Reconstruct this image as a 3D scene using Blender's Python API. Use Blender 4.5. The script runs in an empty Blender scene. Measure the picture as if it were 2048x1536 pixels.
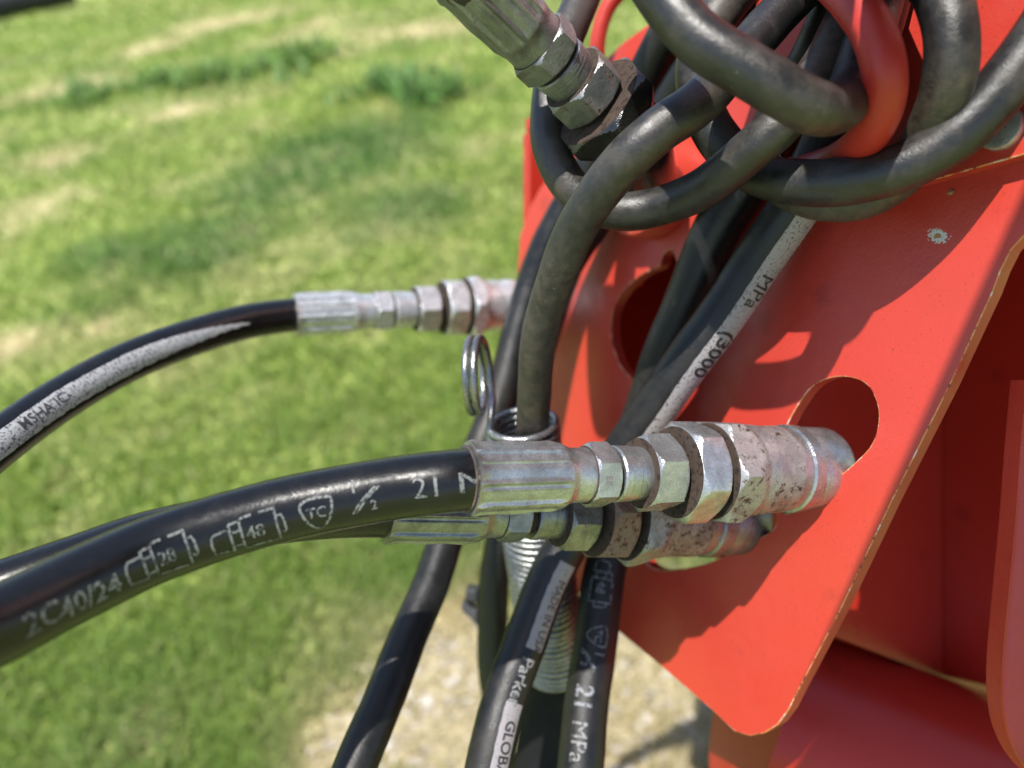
import bpy, bmesh, math, random
import numpy as np
from mathutils import Vector, Matrix
random.seed(4); rng = np.random.default_rng(7)
SC = bpy.context.scene; COL = SC.collection

# ------------------------------------------------------------------ camera
F = 1450.0                      # focal length in pixels of a 2048 px wide frame
PITCH, ROLL, CAMH = math.radians(36), math.radians(8), 1.15
fw0 = np.array([0, math.cos(PITCH), -math.sin(PITCH)]); up0 = np.array([0, math.sin(PITCH), math.cos(PITCH)])
rt0 = np.array([1., 0, 0])
RT = math.cos(ROLL)*rt0 - math.sin(ROLL)*up0
UP = math.sin(ROLL)*rt0 + math.cos(ROLL)*up0
FW = fw0
EYE = np.array([0, 0, CAMH])
CM = np.stack([RT, UP, FW], 1)  # (right, up, forward) -> world
cam = bpy.data.cameras.new('camera'); camo = bpy.data.objects.new('camera', cam); COL.objects.link(camo)
camo.matrix_world = Matrix([[RT[i], UP[i], -FW[i], EYE[i]] for i in range(3)] + [[0, 0, 0, 1]])
cam.sensor_width = 9.69; cam.lens = 9.69*F/2048; cam.clip_start = .01; cam.clip_end = 400
cam.dof.use_dof = True; cam.dof.focus_distance = .252; cam.dof.aperture_fstop = 1.42
SC.camera = camo
# ------------------------------------------------------------------ light
SUN = CM @ np.array([-.30, .62, -.72]); SUN /= np.linalg.norm(SUN)
w = bpy.data.worlds.new('World'); SC.world = w; w.use_nodes = True
nt = w.node_tree; nt.nodes.clear()
sky = nt.nodes.new('ShaderNodeTexSky'); sky.sky_type = 'NISHITA'; sky.sun_disc = False
sky.sun_elevation = math.asin(SUN[2]); sky.sun_rotation = math.atan2(SUN[0], SUN[1])
bg = nt.nodes.new('ShaderNodeBackground'); bg.inputs[1].default_value = .12
wo = nt.nodes.new('ShaderNodeOutputWorld')
nt.links.new(sky.outputs[0], bg.inputs[0]); nt.links.new(bg.outputs[0], wo.inputs[0])
sl = bpy.data.lights.new('sun', 'SUN'); sl.energy = 4.4; sl.angle = math.radians(.53); sl.color = (1, .955, .89)
so = bpy.data.objects.new('sun', sl); COL.objects.link(so); so.location = (0, 0, 6)
so.rotation_euler = Vector(SUN).to_track_quat('Z', 'Y').to_euler()
SC.view_settings.view_transform = 'Standard'; SC.view_settings.look = 'None'
SC.view_settings.gamma = 1; SC.view_settings.exposure = .85; SC.view_settings.use_curve_mapping = False
SC.cycles.max_bounces = 8; SC.cycles.sample_clamp_indirect = 6

# ------------------------------------------------------------------ helpers
def cw(v): return EYE + CM @ np.asarray(v, float)                 # camera frame point -> world
def P(px, py, z): return cw([(px-1024)/F*z, (768-py)/F*z, z])     # point seen at a photo pixel at depth z
def proj(p):
    q = (np.asarray(p)-EYE) @ CM
    return np.stack([1024+F*q[..., 0]/q[..., 2], 768-F*q[..., 1]/q[..., 2]], -1)
def unit(v): v = np.asarray(v, float); return v/np.linalg.norm(v)

def tagp(o, **k):
    for a, b in k.items():
        if b is not None: o[a] = b
    return o
def thing(name, label, cat, loc, group=None):
    o = bpy.data.objects.new(name, None); COL.objects.link(o); o.location = loc
    o.empty_display_size = .02
    return tagp(o, label=label, category=cat, group=group)
def root_of(o):
    l = Vector((0, 0, 0))
    while o is not None: l += o.location; o = o.parent
    return np.array(l)
def mesh_obj(name, V, faces, mat, parent=None, smooth=None, flip=False, mats=None):
    V = np.asarray(V, float)
    if parent is not None: V = V - root_of(parent)
    me = bpy.data.meshes.new(name)
    if flip: faces = [f[::-1] for f in faces]
    me.from_pydata([tuple(v) for v in V], [], faces); me.update()
    for m in (mats or [mat]): me.materials.append(m)
    if smooth is not None:
        me.polygons.foreach_set('use_smooth', [True]*len(me.polygons))
        me.set_sharp_from_angle(angle=math.radians(smooth))
    o = bpy.data.objects.new(name, me); COL.objects.link(o); o.parent = parent
    return o

# ---- node material mini-library
class NB:
    def __init__(s, name):
        s.m = bpy.data.materials.new(name); s.m.use_nodes = True; s.t = s.m.node_tree; s.t.nodes.clear()
        s.out = s.n('ShaderNodeOutputMaterial'); s.co = s.n('ShaderNodeTexCoord').outputs['Object']
    def n(s, typ, **k):
        x = s.t.nodes.new(typ)
        for a, b in k.items(): setattr(x, a, b)
        return x
    def put(s, sock, v):
        if isinstance(v, bpy.types.NodeSocket): s.t.links.new(v, sock)
        elif isinstance(v, tuple) and len(v) == 3 and sock.type == 'RGBA': sock.default_value = (*v, 1)
        else: sock.default_value = v
    def noise(s, scale, detail=3, rough=.55, co=None, dist=0):
        x = s.n('ShaderNodeTexNoise'); s.put(x.inputs['Vector'], co or s.co)
        x.inputs['Scale'].default_value = scale; x.inputs['Detail'].default_value = detail
        x.inputs['Roughness'].default_value = rough; x.inputs['Distortion'].default_value = dist
        return x.outputs[0]
    def voro(s, scale, out='Distance', co=None):
        x = s.n('ShaderNodeTexVoronoi'); s.put(x.inputs['Vector'], co or s.co); x.inputs['Scale'].default_value = scale
        return x.outputs[out]
    def ramp(s, v, a, b, lo=0., hi=1., smooth=True):
        x = s.n('ShaderNodeMapRange'); x.interpolation_type = 'SMOOTHSTEP' if smooth else 'LINEAR'
        s.put(x.inputs[0], v); x.inputs[1].default_value = a; x.inputs[2].default_value = b
        x.inputs[3].default_value = lo; x.inputs[4].default_value = hi; return x.outputs[0]
    def mix(s, f, a, b):
        x = s.n('ShaderNodeMix', data_type='RGBA'); s.put(x.inputs[0], f); s.put(x.inputs[6], a); s.put(x.inputs[7], b)
        return x.outputs[2]
    def math(s, op, a, b=0.):
        x = s.n('ShaderNodeMath', operation=op); s.put(x.inputs[0], a); s.put(x.inputs[1], b); return x.outputs[0]
    def scaleco(s, v):
        x = s.n('ShaderNodeMapping'); s.put(x.inputs[0], s.co); x.inputs['Scale'].default_value = v; return x.outputs[0]
    def bump(s, h, strength, dist):
        x = s.n('ShaderNodeBump'); s.put(x.inputs['Height'], h); x.inputs['Strength'].default_value = strength
        x.inputs['Distance'].default_value = dist; return x.outputs[0]
    def bsdf(s, base, rough, metal=0., normal=None, spec=.5, coat=None):
        x = s.n('ShaderNodeBsdfPrincipled'); s.put(x.inputs['Base Color'], base); s.put(x.inputs['Roughness'], rough)
        s.put(x.inputs['Metallic'], metal); s.put(x.inputs['Specular IOR Level'], spec)
        if normal is not None: s.put(x.inputs['Normal'], normal)
        if coat: x.inputs['Coat Weight'].default_value = coat[0]; x.inputs['Coat Roughness'].default_value = coat[1]
        s.t.links.new(x.outputs[0], s.out.inputs[0]); return s.m

def red_paint(name, base=(.45, .038, .024), rough=.36, chip=None, gloss=None):
    b = NB(name)
    sm = b.ramp(b.noise(38, 4), .45, .78, 0, .22)
    c = b.mix(sm, base, (base[0]*.72, base[1]*.8, base[2]*.85))
    c = b.mix(b.ramp(b.noise(9, 2), .4, .7, 0, .35), c, (base[0]*1.05, base[1]*1.5, base[2]*1.5))
    cell = b.voro(620); rnd = b.voro(620, 'Color')
    sx = b.n('ShaderNodeSeparateColor'); b.put(sx.inputs[0], rnd)
    sp = b.math('MULTIPLY', b.ramp(cell, .10, .2, 1, 0), b.ramp(sx.outputs[0], .66, .74))
    c = b.mix(b.math('MULTIPLY', sp, .6), c, (.10, .02, .015))
    cell2 = b.voro(150); s2 = b.n('ShaderNodeSeparateColor'); b.put(s2.inputs[0], b.voro(150, 'Color'))
    sp2 = b.math('MULTIPLY', b.ramp(cell2, .03, .08, 1, 0), b.ramp(s2.outputs[0], .80, .84))
    c = b.mix(b.math('MULTIPLY', sp2, .7), c, (.09, .02, .015))
    sv = b.math('ADD', b.voro(26), b.math('MULTIPLY', b.math('SUBTRACT', b.noise(220, 4, .7), .5), .35))
    c = b.mix(b.ramp(sv, .03, .19, .38, 0), c, (base[0]*.42, base[1]*.6, base[2]*.7))
    rgh = b.ramp(b.noise(60, 3), .3, .7, rough-.06, rough+.10)
    if chip is not None:                                     # worn-through spot: primer and rust
        d = b.n('ShaderNodeVectorMath', operation='DISTANCE')
        mp = b.n('ShaderNodeMapping'); b.put(mp.inputs[0], b.co)
        mp.vector_type = 'TEXTURE'; mp.inputs['Location'].default_value = chip[0]; mp.inputs['Scale'].default_value = (1.0, 1.0, .6)
        b.put(d.inputs[0], mp.outputs[0]); d.inputs[1].default_value = (0, 0, 0)
        nz = b.noise(1500, 3); nz2 = b.noise(500, 3)
        k = b.math('ADD', d.outputs['Value'], b.math('MULTIPLY', b.math('SUBTRACT', nz, .5), .0085))
        c = b.mix(b.ramp(k, chip[1], chip[1]*1.15, 1, 0), c, (.50, .52, .50))
        k2 = b.math('ADD', d.outputs['Value'], b.math('MULTIPLY', b.math('SUBTRACT', nz2, .5), .008))
        c = b.mix(b.ramp(k2, chip[1]*.35, chip[1]*.55, 1, 0), c, (.33, .15, .05))
    h = b.math('ADD', b.noise(900, 3), b.math('MULTIPLY', b.noise(160, 2), 1.5))
    return b.bsdf(c, rgh if gloss is None else gloss, 0, b.bump(h, .10, .0012), .5 if gloss is None else .34)

def worn_edge(name):
    b = NB(name); n1 = b.noise(240, 5, .72); n2 = b.noise(90, 3)
    c = b.mix(b.ramp(n2, .35, .5), (.47, .04, .025), (.62, .24, .08))
    c = b.mix(b.ramp(n1, .55, .60), c, (.62, .54, .45))
    c = b.mix(b.ramp(n1, .40, .46, 1, 0), c, (.06, .03, .02))
    return b.bsdf(c, .5, 0, b.bump(n1, .6, .001))

def steel(name, base=.56, rust=.2, rough=.34, streak=None, rustcol=(.10, .042, .020), met=.72, stain=.4):
    """plated steel: fine grain, grey stains, soft rust bloom with a few darker pits"""
    b = NB(name)
    co = b.scaleco(streak) if streak else None
    n1 = b.noise(120, 5, .6, dist=.8); n2 = b.noise(1300, 4, .65, co); n3 = b.noise(420, 5, .7); n4 = b.noise(48, 4, .65, dist=1.2)
    c = b.mix(b.ramp(n1, .3, .7), (base*.62, base*.64, base*.655), (base*.98, base*1.0, base*1.02))
    c = b.mix(b.ramp(n2, .40, .72, 0, .45), c, (base*.45, base*.45, base*.45))
    c = b.mix(b.ramp(n4, .48, .70, 0, stain), c, (base*.36, base*.34, base*.31))
    f = b.math('ADD', b.math('MULTIPLY', n1, .40), b.math('ADD', b.math('MULTIPLY', n3, .25), b.math('MULTIPLY', n4, .35)))
    lo = .72-.26*rust
    bloom = b.ramp(f, lo-.06, lo+.14); pit = b.math('MULTIPLY', b.ramp(n3, .50, .62), b.ramp(f, lo-.01, lo+.06))
    c = b.mix(b.math('MULTIPLY', bloom, .75), c, (rustcol[0]*1.7, rustcol[1]*1.8, rustcol[2]*1.8))
    c = b.mix(pit, c, (rustcol[0]*.5, rustcol[1]*.45, rustcol[2]*.45))
    m = b.math('MULTIPLY', b.ramp(bloom, 0, 1, met, .15, False), b.ramp(pit, 0, 1, 1, .3, False))
    r = b.math('ADD', b.ramp(n3, .3, .7, rough-.08, rough+.1), b.math('MULTIPLY', bloom, .28))
    h = b.math('ADD', b.math('ADD', n2, b.math('MULTIPLY', n1, .8)), b.math('MULTIPLY', pit, -1.2))
    return b.bsdf(c, r, m, b.bump(h, .30, .0006))

def rubber(name, base=.012, dust=.3, rough=.42, dustcol=(.062, .053, .042), spec=.5, tex=1.):
    b = NB(name); n1 = b.noise(75, 5, .68, dist=.6); n2 = b.noise(900, 4, .7); n3 = b.noise(17, 4, .6, dist=.5); n4 = b.noise(230, 5, .75)
    f = b.math('ADD', b.math('ADD', b.math('MULTIPLY', n1, .36), b.math('MULTIPLY', n3, .40)), b.math('MULTIPLY', n4, .24))
    c = b.mix(b.ramp(f, .42, .60, dust*.08, dust), (base, base*1.05, base*1.16), dustcol)
    c = b.mix(b.math('MULTIPLY', b.ramp(n3, .50, .66, 0, 1), b.ramp(n4, .40, .66, 0, dust*.7)), c, (.115, .085, .055))
    c = b.mix(b.ramp(n2, .52, .72, 0, .4*dust+.05), c, (base*.5, base*.5, base*.5))
    c = b.mix(b.math('MULTIPLY', b.ramp(b.voro(120), .02, .05, 1, 0), dust*.6), c, (.3, .28, .24))
    return b.bsdf(c, b.ramp(f, .38, .62, rough, min(rough+.26*tex, .9)), 0, b.bump(b.math('ADD', n2, b.math('ADD', n4, n1)), .24*tex, .0007), spec)

def ink(name, col=(.42, .42, .40), under=(.012, .012, .014), keep=.45, scale=900):
    b = NB(name); n = b.noise(scale, 3, .6); m = b.ramp(n, keep-.06, keep+.06)
    return b.bsdf(b.mix(m, under, col), .55, 0, b.bump(n, .2, .0004))

# ---- geometry builders
def catmull(pts, per=14, closed=False):
    p = np.asarray(pts, float); n = len(p); out = []
    rngk = range(n if closed else n-1)
    for i in rngk:
        if closed: a, b, c, d = p[(i-1) % n], p[i], p[(i+1) % n], p[(i+2) % n]
        else:
            b, c = p[i], p[i+1]; a = p[i-1] if i else 2*b-c; d = p[i+2] if i+2 < n else 2*c-b
        t = np.linspace(0, 1, per, endpoint=False)[:, None]
        out.append(.5*((2*b)+(-a+c)*t+(2*a-5*b+4*c-d)*t**2+(-a+3*b-3*c+d)*t**3))
    out = np.concatenate(out)
    return out if closed else np.vstack([out, p[-1]])

class Path:
    def __init__(s, pts, r, world=False, per=14, face=None):
        s.c = catmull([p if world else P(*p) for p in pts], per); s.r = r; s._fin()
    def _fin(s):
        d = np.gradient(s.c, axis=0); s.t = d/np.linalg.norm(d, axis=1)[:, None]
        v = EYE - s.c; b = v - (v*s.t).sum(1)[:, None]*s.t; s.b = b/np.linalg.norm(b, axis=1)[:, None]
        s.d = np.cross(s.b, s.t)                      # sideways
        s.L = np.concatenate([[0], np.cumsum(np.linalg.norm(np.diff(s.c, axis=0), axis=1))])
        s.pix = proj(s.c)
    def s_at(s, px, py): return s.L[np.argmin(((s.pix-np.array([px, py]))**2).sum(1))]
    def at(s, L):
        L = np.clip(L, 0, s.L[-1]); g = lambda A: np.stack([np.interp(L, s.L, A[:, k]) for k in range(3)], -1)
        return g(s.c), g(s.b), g(s.d)
    def surf(s, L, al, off=0.):
        c, b, d = s.at(L); r = s.r+off
        return c + r*(np.cos(al)[..., None]*b + np.sin(al)[..., None]*d)

def tube_mesh(C, r, n=24, closed=False, caps=True, wob=0):
    C = np.asarray(C, float); N = len(C); t = np.gradient(C, axis=0); t /= np.linalg.norm(t, axis=1)[:, None]
    a = np.cross(t[0], [0.3, .2, 1.]); u = a/np.linalg.norm(a); V = []
    th = np.linspace(0, 2*np.pi, n, endpoint=False)
    rr = np.broadcast_to(r, (N,))
    for i in range(N):
        u = u - (u@t[i])*t[i]; u /= np.linalg.norm(u); v = np.cross(t[i], u)
        V.append(C[i] + rr[i]*(np.cos(th)[:, None]*u + np.sin(th)[:, None]*v))
    V = np.concatenate(V)
    fs = [(i*n+j, i*n+(j+1) % n, (i+1)*n+(j+1) % n, (i+1)*n+j) for i in range(N-1) for j in range(n)]
    if caps: fs += [tuple(range(n))[::-1], tuple((N-1)*n+j for j in range(n))]
    return V, fs
def tube(name, C, r, mat, parent=None, n=24, caps=True):
    V, f = tube_mesh(C, r, n, caps=caps); return mesh_obj(name, V, f, mat, parent, smooth=50)

class Axis:                     # straight run of fittings
    def __init__(s, A, B):
        s.A = np.asarray(A); s.a = unit(np.asarray(B)-s.A); s.len = np.linalg.norm(np.asarray(B)-s.A)
        v = EYE - (s.A+s.a*s.len*.5); s.e1 = unit(v-(v@s.a)*s.a); s.e2 = np.cross(s.a, s.e1)
        if s.e2 @ UP < 0 : s.e2 = -s.e2
        s.hand = np.cross(s.e1, s.e2) @ s.a
        s.smp = np.linspace(-.03, s.len+.05, 3000); s.pp = proj(s.A+s.smp[:, None]*s.a)
    def s_px(s, px=None, py=None, rp=0.):
        """station whose camera-facing surface point (radius rp photo pixels) lies at that pixel"""
        k = 0 if px is not None else 1; t = px if px is not None else py
        z = ((s.A+s.smp[:, None]*s.a)-EYE) @ FW
        pp = proj(s.A+s.smp[:, None]*s.a+(rp*z/F)[:, None]*s.e1)
        return s.smp[np.argmin(abs(pp[:, k]-t))]
    def depth(s, q): return ((s.A+q*s.a)-EYE) @ FW
    def r_px(s, rp, q): return rp*s.depth(q)/F
    def pt(s, q, r, ph): return s.A + np.multiply.outer(q, s.a) + (r*np.cos(ph))[..., None]*s.e1 + (r*np.sin(ph))[..., None]*s.e2

def radial(name, ax, S, rf, mat, parent, phase=0., n=72, caps=True, smooth=28):
    ph = phase + np.linspace(0, 2*np.pi, n, endpoint=False); V = []
    for q in S: V.append(ax.pt(np.full(n, q), np.broadcast_to(rf(ph, q), (n,)).astype(float), ph))
    N = len(S); V = np.concatenate(V)
    fs = [(i*n+j, i*n+(j+1) % n, (i+1)*n+(j+1) % n, (i+1)*n+j) for i in range(N-1) for j in range(n)]
    if caps: fs += [tuple(range(n))[::-1], tuple((N-1)*n+j for j in range(n))]
    return mesh_obj(name, V, fs, mat, parent, smooth=smooth, flip=ax.hand < 0)
def hexr(ph, ap, phase): return ap/np.cos((ph-phase+math.pi/6) % (math.pi/3)-math.pi/6)
def hexnut(name, ax, s0, s1, ap, mat, parent, phase, ch=1.6):
    k = [0, .00015, .0004, .0008, .0013, .002]; k = [x for x in k if x < (s1-s0)*.45]
    S = [s0+x for x in k]+[s1-x for x in k[::-1]]
    rf = lambda ph, q: np.minimum(hexr(ph, ap, phase), ap*.985+ch*min(q-s0, s1-q))
    o = radial(name, ax, S, rf, mat, parent, phase+math.pi/6); grime_end(o, len(S)); return o
def grime_end(o, N, n=72):
    """the face turned to the hose collects rust and dirt"""
    o.data.materials.append(S_THREAD); o.data.polygons[(N-1)*n].material_index = 1
    for k in range(n): o.data.polygons[k].material_index = 1
def lathe(name, ax, prof, mat, parent, n=56, smooth=35):
    S = [p[0] for p in prof]; R = dict(prof)
    return radial(name, ax, S, lambda ph, q: np.full_like(ph, R[q]), mat, parent, n=n, smooth=smooth)

# ---- flat marks wrapped on surfaces
def refine(V2, tris, mx):
    bm = bmesh.new(); vs = [bm.verts.new((x, y, 0)) for x, y in V2]
    for t in tris:
        try: bm.faces.new([vs[i] for i in t])
        except ValueError: pass
    bmesh.ops.triangulate(bm, faces=bm.faces[:])
    for _ in range(4):
        e = [x for x in bm.edges if x.calc_length() > mx]
        if not e: break
        bmesh.ops.subdivide_edges(bm, edges=e, cuts=1); bmesh.ops.triangulate(bm, faces=[f for f in bm.faces if len(f.verts) > 3])
    bm.verts.index_update()
    V = np.array([(v.co.x, v.co.y) for v in bm.verts]); T = [tuple(v.index for v in f.verts) for f in bm.faces]
    bm.free(); return V, T
def text2d(txt, size, fat=.0, sx=1.):
    cu = bpy.data.curves.new('t', 'FONT'); cu.body = txt; cu.size = 1; cu.offset = fat; cu.resolution_u = 3
    o = bpy.data.objects.new('t', cu); COL.objects.link(o)
    dg = bpy.context.evaluated_depsgraph_get(); me = bpy.data.meshes.new_from_object(o.evaluated_get(dg))
    V = np.array([(v.co.x*sx, v.co.y) for v in me.vertices])*size; T = [tuple(p.vertices) for p in me.polygons]
    bpy.data.objects.remove(o); bpy.data.curves.remove(cu); bpy.data.meshes.remove(me)
    return V, T
def strokes2d(lines, wd):
    V, T = [], []
    for L in lines:
        L = np.array(L, float); d = np.gradient(L, axis=0); d /= np.linalg.norm(d, axis=1)[:, None]; nn = np.stack([-d[:, 1], d[:, 0]], 1)*wd/2
        o = len(V); V += list(L+nn)+list(L-nn); k = len(L)
        T += [(o+i, o+i+1, o+k+i+1, o+k+i) for i in range(k-1)]
    return np.array(V), T
def join2d(*g):
    V, T, o = [], [], 0
    for v, t in g: V.append(v); T += [tuple(i+o for i in f) for f in t]; o += len(v)
    return np.concatenate(V), T
def move2d(g, x, y, k=1.): return (g[0]*k+np.array([x, y]), g[1])
def on_path(name, g, path, s0, al0, mat, parent, du=1, dv=1, off=.00012):
    V, T = refine(g[0], g[1], path.r*.16)
    W = path.surf(s0+du*V[:, 0], al0+dv*V[:, 1]/path.r, off)
    return mesh_obj(name, W, T, mat, parent, flip=(du*dv < 0))
def on_axis(name, g, ax, s0, ph0, rf, mat, parent, mode='along', su=1, sv=1, off=.00012):
    r0 = float(np.mean(rf(np.array([ph0]), s0)))
    V, T = refine(g[0], g[1], r0*.15)
    if mode == 'along': q = s0+su*V[:, 0]; ph = ph0+sv*V[:, 1]/r0
    else: q = s0+sv*V[:, 1]; ph = ph0+su*V[:, 0]/r0
    W = ax.pt(q, rf(ph, s0)+off, ph); return mesh_obj(name, W, T, mat, parent)
def stripe(name, path, sa, sb, a0, a1, mat, parent, off=.00026, n=90, edge=0.):
    S = np.linspace(sa, sb, n); k = 9; V = []
    for i, q in enumerate(S):
        x0, x1 = (a0(q) if callable(a0) else a0), (a1(q) if callable(a1) else a1)
        al = np.linspace(x0+edge*math.sin(q*900)+edge*random.uniform(-1, 1), x1+edge*random.uniform(-1, 1), k)
        V.append(path.surf(np.full(k, q), al, off))
    f = [(i*k+j, i*k+j+1, (i+1)*k+j+1, (i+1)*k+j) for i in range(n-1) for j in range(k-1)]
    return mesh_obj(name, np.concatenate(V), f, mat, parent, smooth=60)

def plate(name, outer, holes, X, Y, org, thick, mats, parent, bev=.00036):
    """flat sheet: outline in 2-D along X,Y at org; mats = (face, worn edge)"""
    cu = bpy.data.curves.new('c', 'CURVE'); cu.dimensions = '2D'; cu.fill_mode = 'BOTH'
    cu.extrude = thick/2-bev; cu.bevel_depth = bev; cu.bevel_resolution = 1; cu.offset = -bev
    for ln in [outer]+list(holes):
        sp = cu.splines.new('POLY'); sp.points.add(len(ln)-1)
        for p, q in zip(sp.points, ln): p.co = (q[0], q[1], 0, 1)
        sp.use_cyclic_u = True
    o = bpy.data.objects.new('c', cu); COL.objects.link(o)
    dg = bpy.context.evaluated_depsgraph_get(); me = bpy.data.meshes.new_from_object(o.evaluated_get(dg))
    bpy.data.objects.remove(o); bpy.data.curves.remove(cu)
    Z = np.cross(X, Y)
    base = np.asarray(org) - (root_of(parent) if parent is not None else 0)
    me.materials.clear()
    for m in mats: me.materials.append(m)
    for p in me.polygons:
        nz = abs(p.normal.z); p.material_index = 1 if (.15 < nz < .95 and len(mats) > 1) else 0; p.use_smooth = False
    for v in me.vertices: v.co = Vector(base+X*v.co.x+Y*v.co.y+Z*v.co.z)
    me.update(); me.name = name
    ob = bpy.data.objects.new(name, me); COL.objects.link(ob); ob.parent = parent
    return ob

# ------------------------------------------------------------------ ground
def on_ground(px, py):
    d = CM @ np.array([(px-1024)/F, (768-py)/F, 1.]); t = -CAMH/d[2]; return (EYE+d*t)[:2]
def vnoise(x, y, seed):
    r = np.random.default_rng(seed); G = r.random((64, 64)); xi = np.floor(x).astype(int); yi = np.floor(y).astype(int)
    fx, fy = x-xi, y-yi; fx = fx*fx*(3-2*fx); fy = fy*fy*(3-2*fy); g = lambda a, b: G[a % 64, b % 64]
    return (g(xi, yi)*(1-fx)+g(xi+1, yi)*fx)*(1-fy)+(g(xi, yi+1)*(1-fx)+g(xi+1, yi+1)*fx)*fy
def fbm(x, y, s): return .5*vnoise(x, y, s)+.3*vnoise(2.1*x, 2.1*y, s+1)+.2*vnoise(4.3*x, 4.3*y, s+2)
def spot(xy, px, py, rad, rel=True):
    c = on_ground(px, py); return np.exp(-((xy-c)**2).sum(-1)/rad**2)
DRY = [(80, 190, .35), (190, 170, .3), (310, 95, .4), (420, 50, .45), (540, 30, .4), (330, 235, .18), (20, 690, .09), (60, 420, .22), (90, 330, .22),
       (200, 655, .06), (620, 60, .5), (850, 60, .45), (420, 215, .25), (900, 1330, .10), (1000, 1450, .14), (860, 1420, .11), (740, 1490, .09), (930, 1230, .06), (640, 1530, .06), (1300, 1300, .16), (1400, 1450, .16), (1250, 1480, .16)]
GRAV = [(1340, 1400, .17), (1260, 1470, .15), (1430, 1520, .16), (700, 1530, .10), (880, 1300, .07), (830, 1430, .11), (1000, 1480, .13), (1150, 1200, .09), (1380, 1310, .12)]
LUSH = [(750, 280, .5), (650, 330, .35), (820, 420, .25), (560, 380, .25), (430, 500, .22), (200, 520, .2)]
def fields(xy):
    x, y = xy[:, 0], xy[:, 1]
    dry = sum(spot(xy, *d) for d in DRY)*(.25+.9*fbm(x*5, y*5, 31)); grav = sum(spot(xy, *g) for g in GRAV)
    d = np.clip(.05+dry*.95+.8*(fbm(x*2.2, y*2.2, 3)-.48)+.6*(fbm(x*7, y*7, 9)-.5), 0, 1)
    lush = np.clip(sum(spot(xy, *g) for g in LUSH)+1.5*(fbm(x*1.6+7, y*1.6, 17)-.5), 0, 1)
    return d, np.clip(grav, 0, 1), lush
GREEN = np.array([.172, .285, .050]); LUSHC = np.array([.095, .215, .055]); STRAW = np.array([.50, .43, .24]); YEL = np.array([.30, .37, .07])
def tint(d, lush, r1):
    c = GREEN*(1-r1)+YEL*r1
    c = c*(1-lush*.75)+LUSHC*(lush*.75)
    return c*(1-d)+STRAW*d

def ground():
    a = np.concatenate([np.linspace(-8, -2.5, 30), np.linspace(-2.4, 2.4, 150), np.linspace(2.5, 8, 30)])
    yy = np.concatenate([np.linspace(-6, 0, 16), np.linspace(.1, 4, 140), np.linspace(4.05, 16, 130)])
    a = np.concatenate([[-160, -60, -20], a, [20, 60, 160]]); yy = np.concatenate([[-150, -40], yy, [30, 70, 200]])
    X, Y = np.meshgrid(a, yy); xy = np.stack([X.ravel(), Y.ravel()], 1); d, g, l = fields(xy)
    z = .02*(fbm(xy[:, 0]*1.5, xy[:, 1]*1.5, 5)-.5)
    n = len(a); f = [(i*n+j, i*n+j+1, (i+1)*n+j+1, (i+1)*n+j) for i in range(len(yy)-1) for j in range(n-1)]
    me = bpy.data.meshes.new('ground'); me.from_pydata(np.column_stack([xy, z]).tolist(), [], f)
    me.polygons.foreach_set('use_smooth', [True]*len(f))
    c = tint(np.clip(d+.18, 0, 1)[:, None], l[:, None], .4)*1.05
    c = c*(1-g[:, None]*.6)+np.array([.36, .31, .23])*(g[:, None]*.6)
    at = me.color_attributes.new('tone', 'FLOAT_COLOR', 'POINT'); at.data.foreach_set('color', np.column_stack([c, np.ones(len(c))]).ravel())
    b = NB('soil and thatch'); A = b.n('ShaderNodeAttribute', attribute_name='tone')
    n1 = b.noise(60, 5, .7); c2 = b.mix(b.ramp(n1, .3, .7), (.75, .75, .75), (1.2, 1.2, 1.15))
    mx = b.n('ShaderNodeMix', data_type='RGBA', blend_type='MULTIPLY'); mx.inputs[0].default_value = 1
    b.put(mx.inputs[6], A.outputs['Color']); b.put(mx.inputs[7], c2)
    me.materials.append(b.bsdf(mx.outputs[2], .95, 0, b.bump(n1, .8, .02), .1))
    o = bpy.data.objects.new('ground', me); COL.objects.link(o); o['kind'] = 'structure'
ground()

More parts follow.
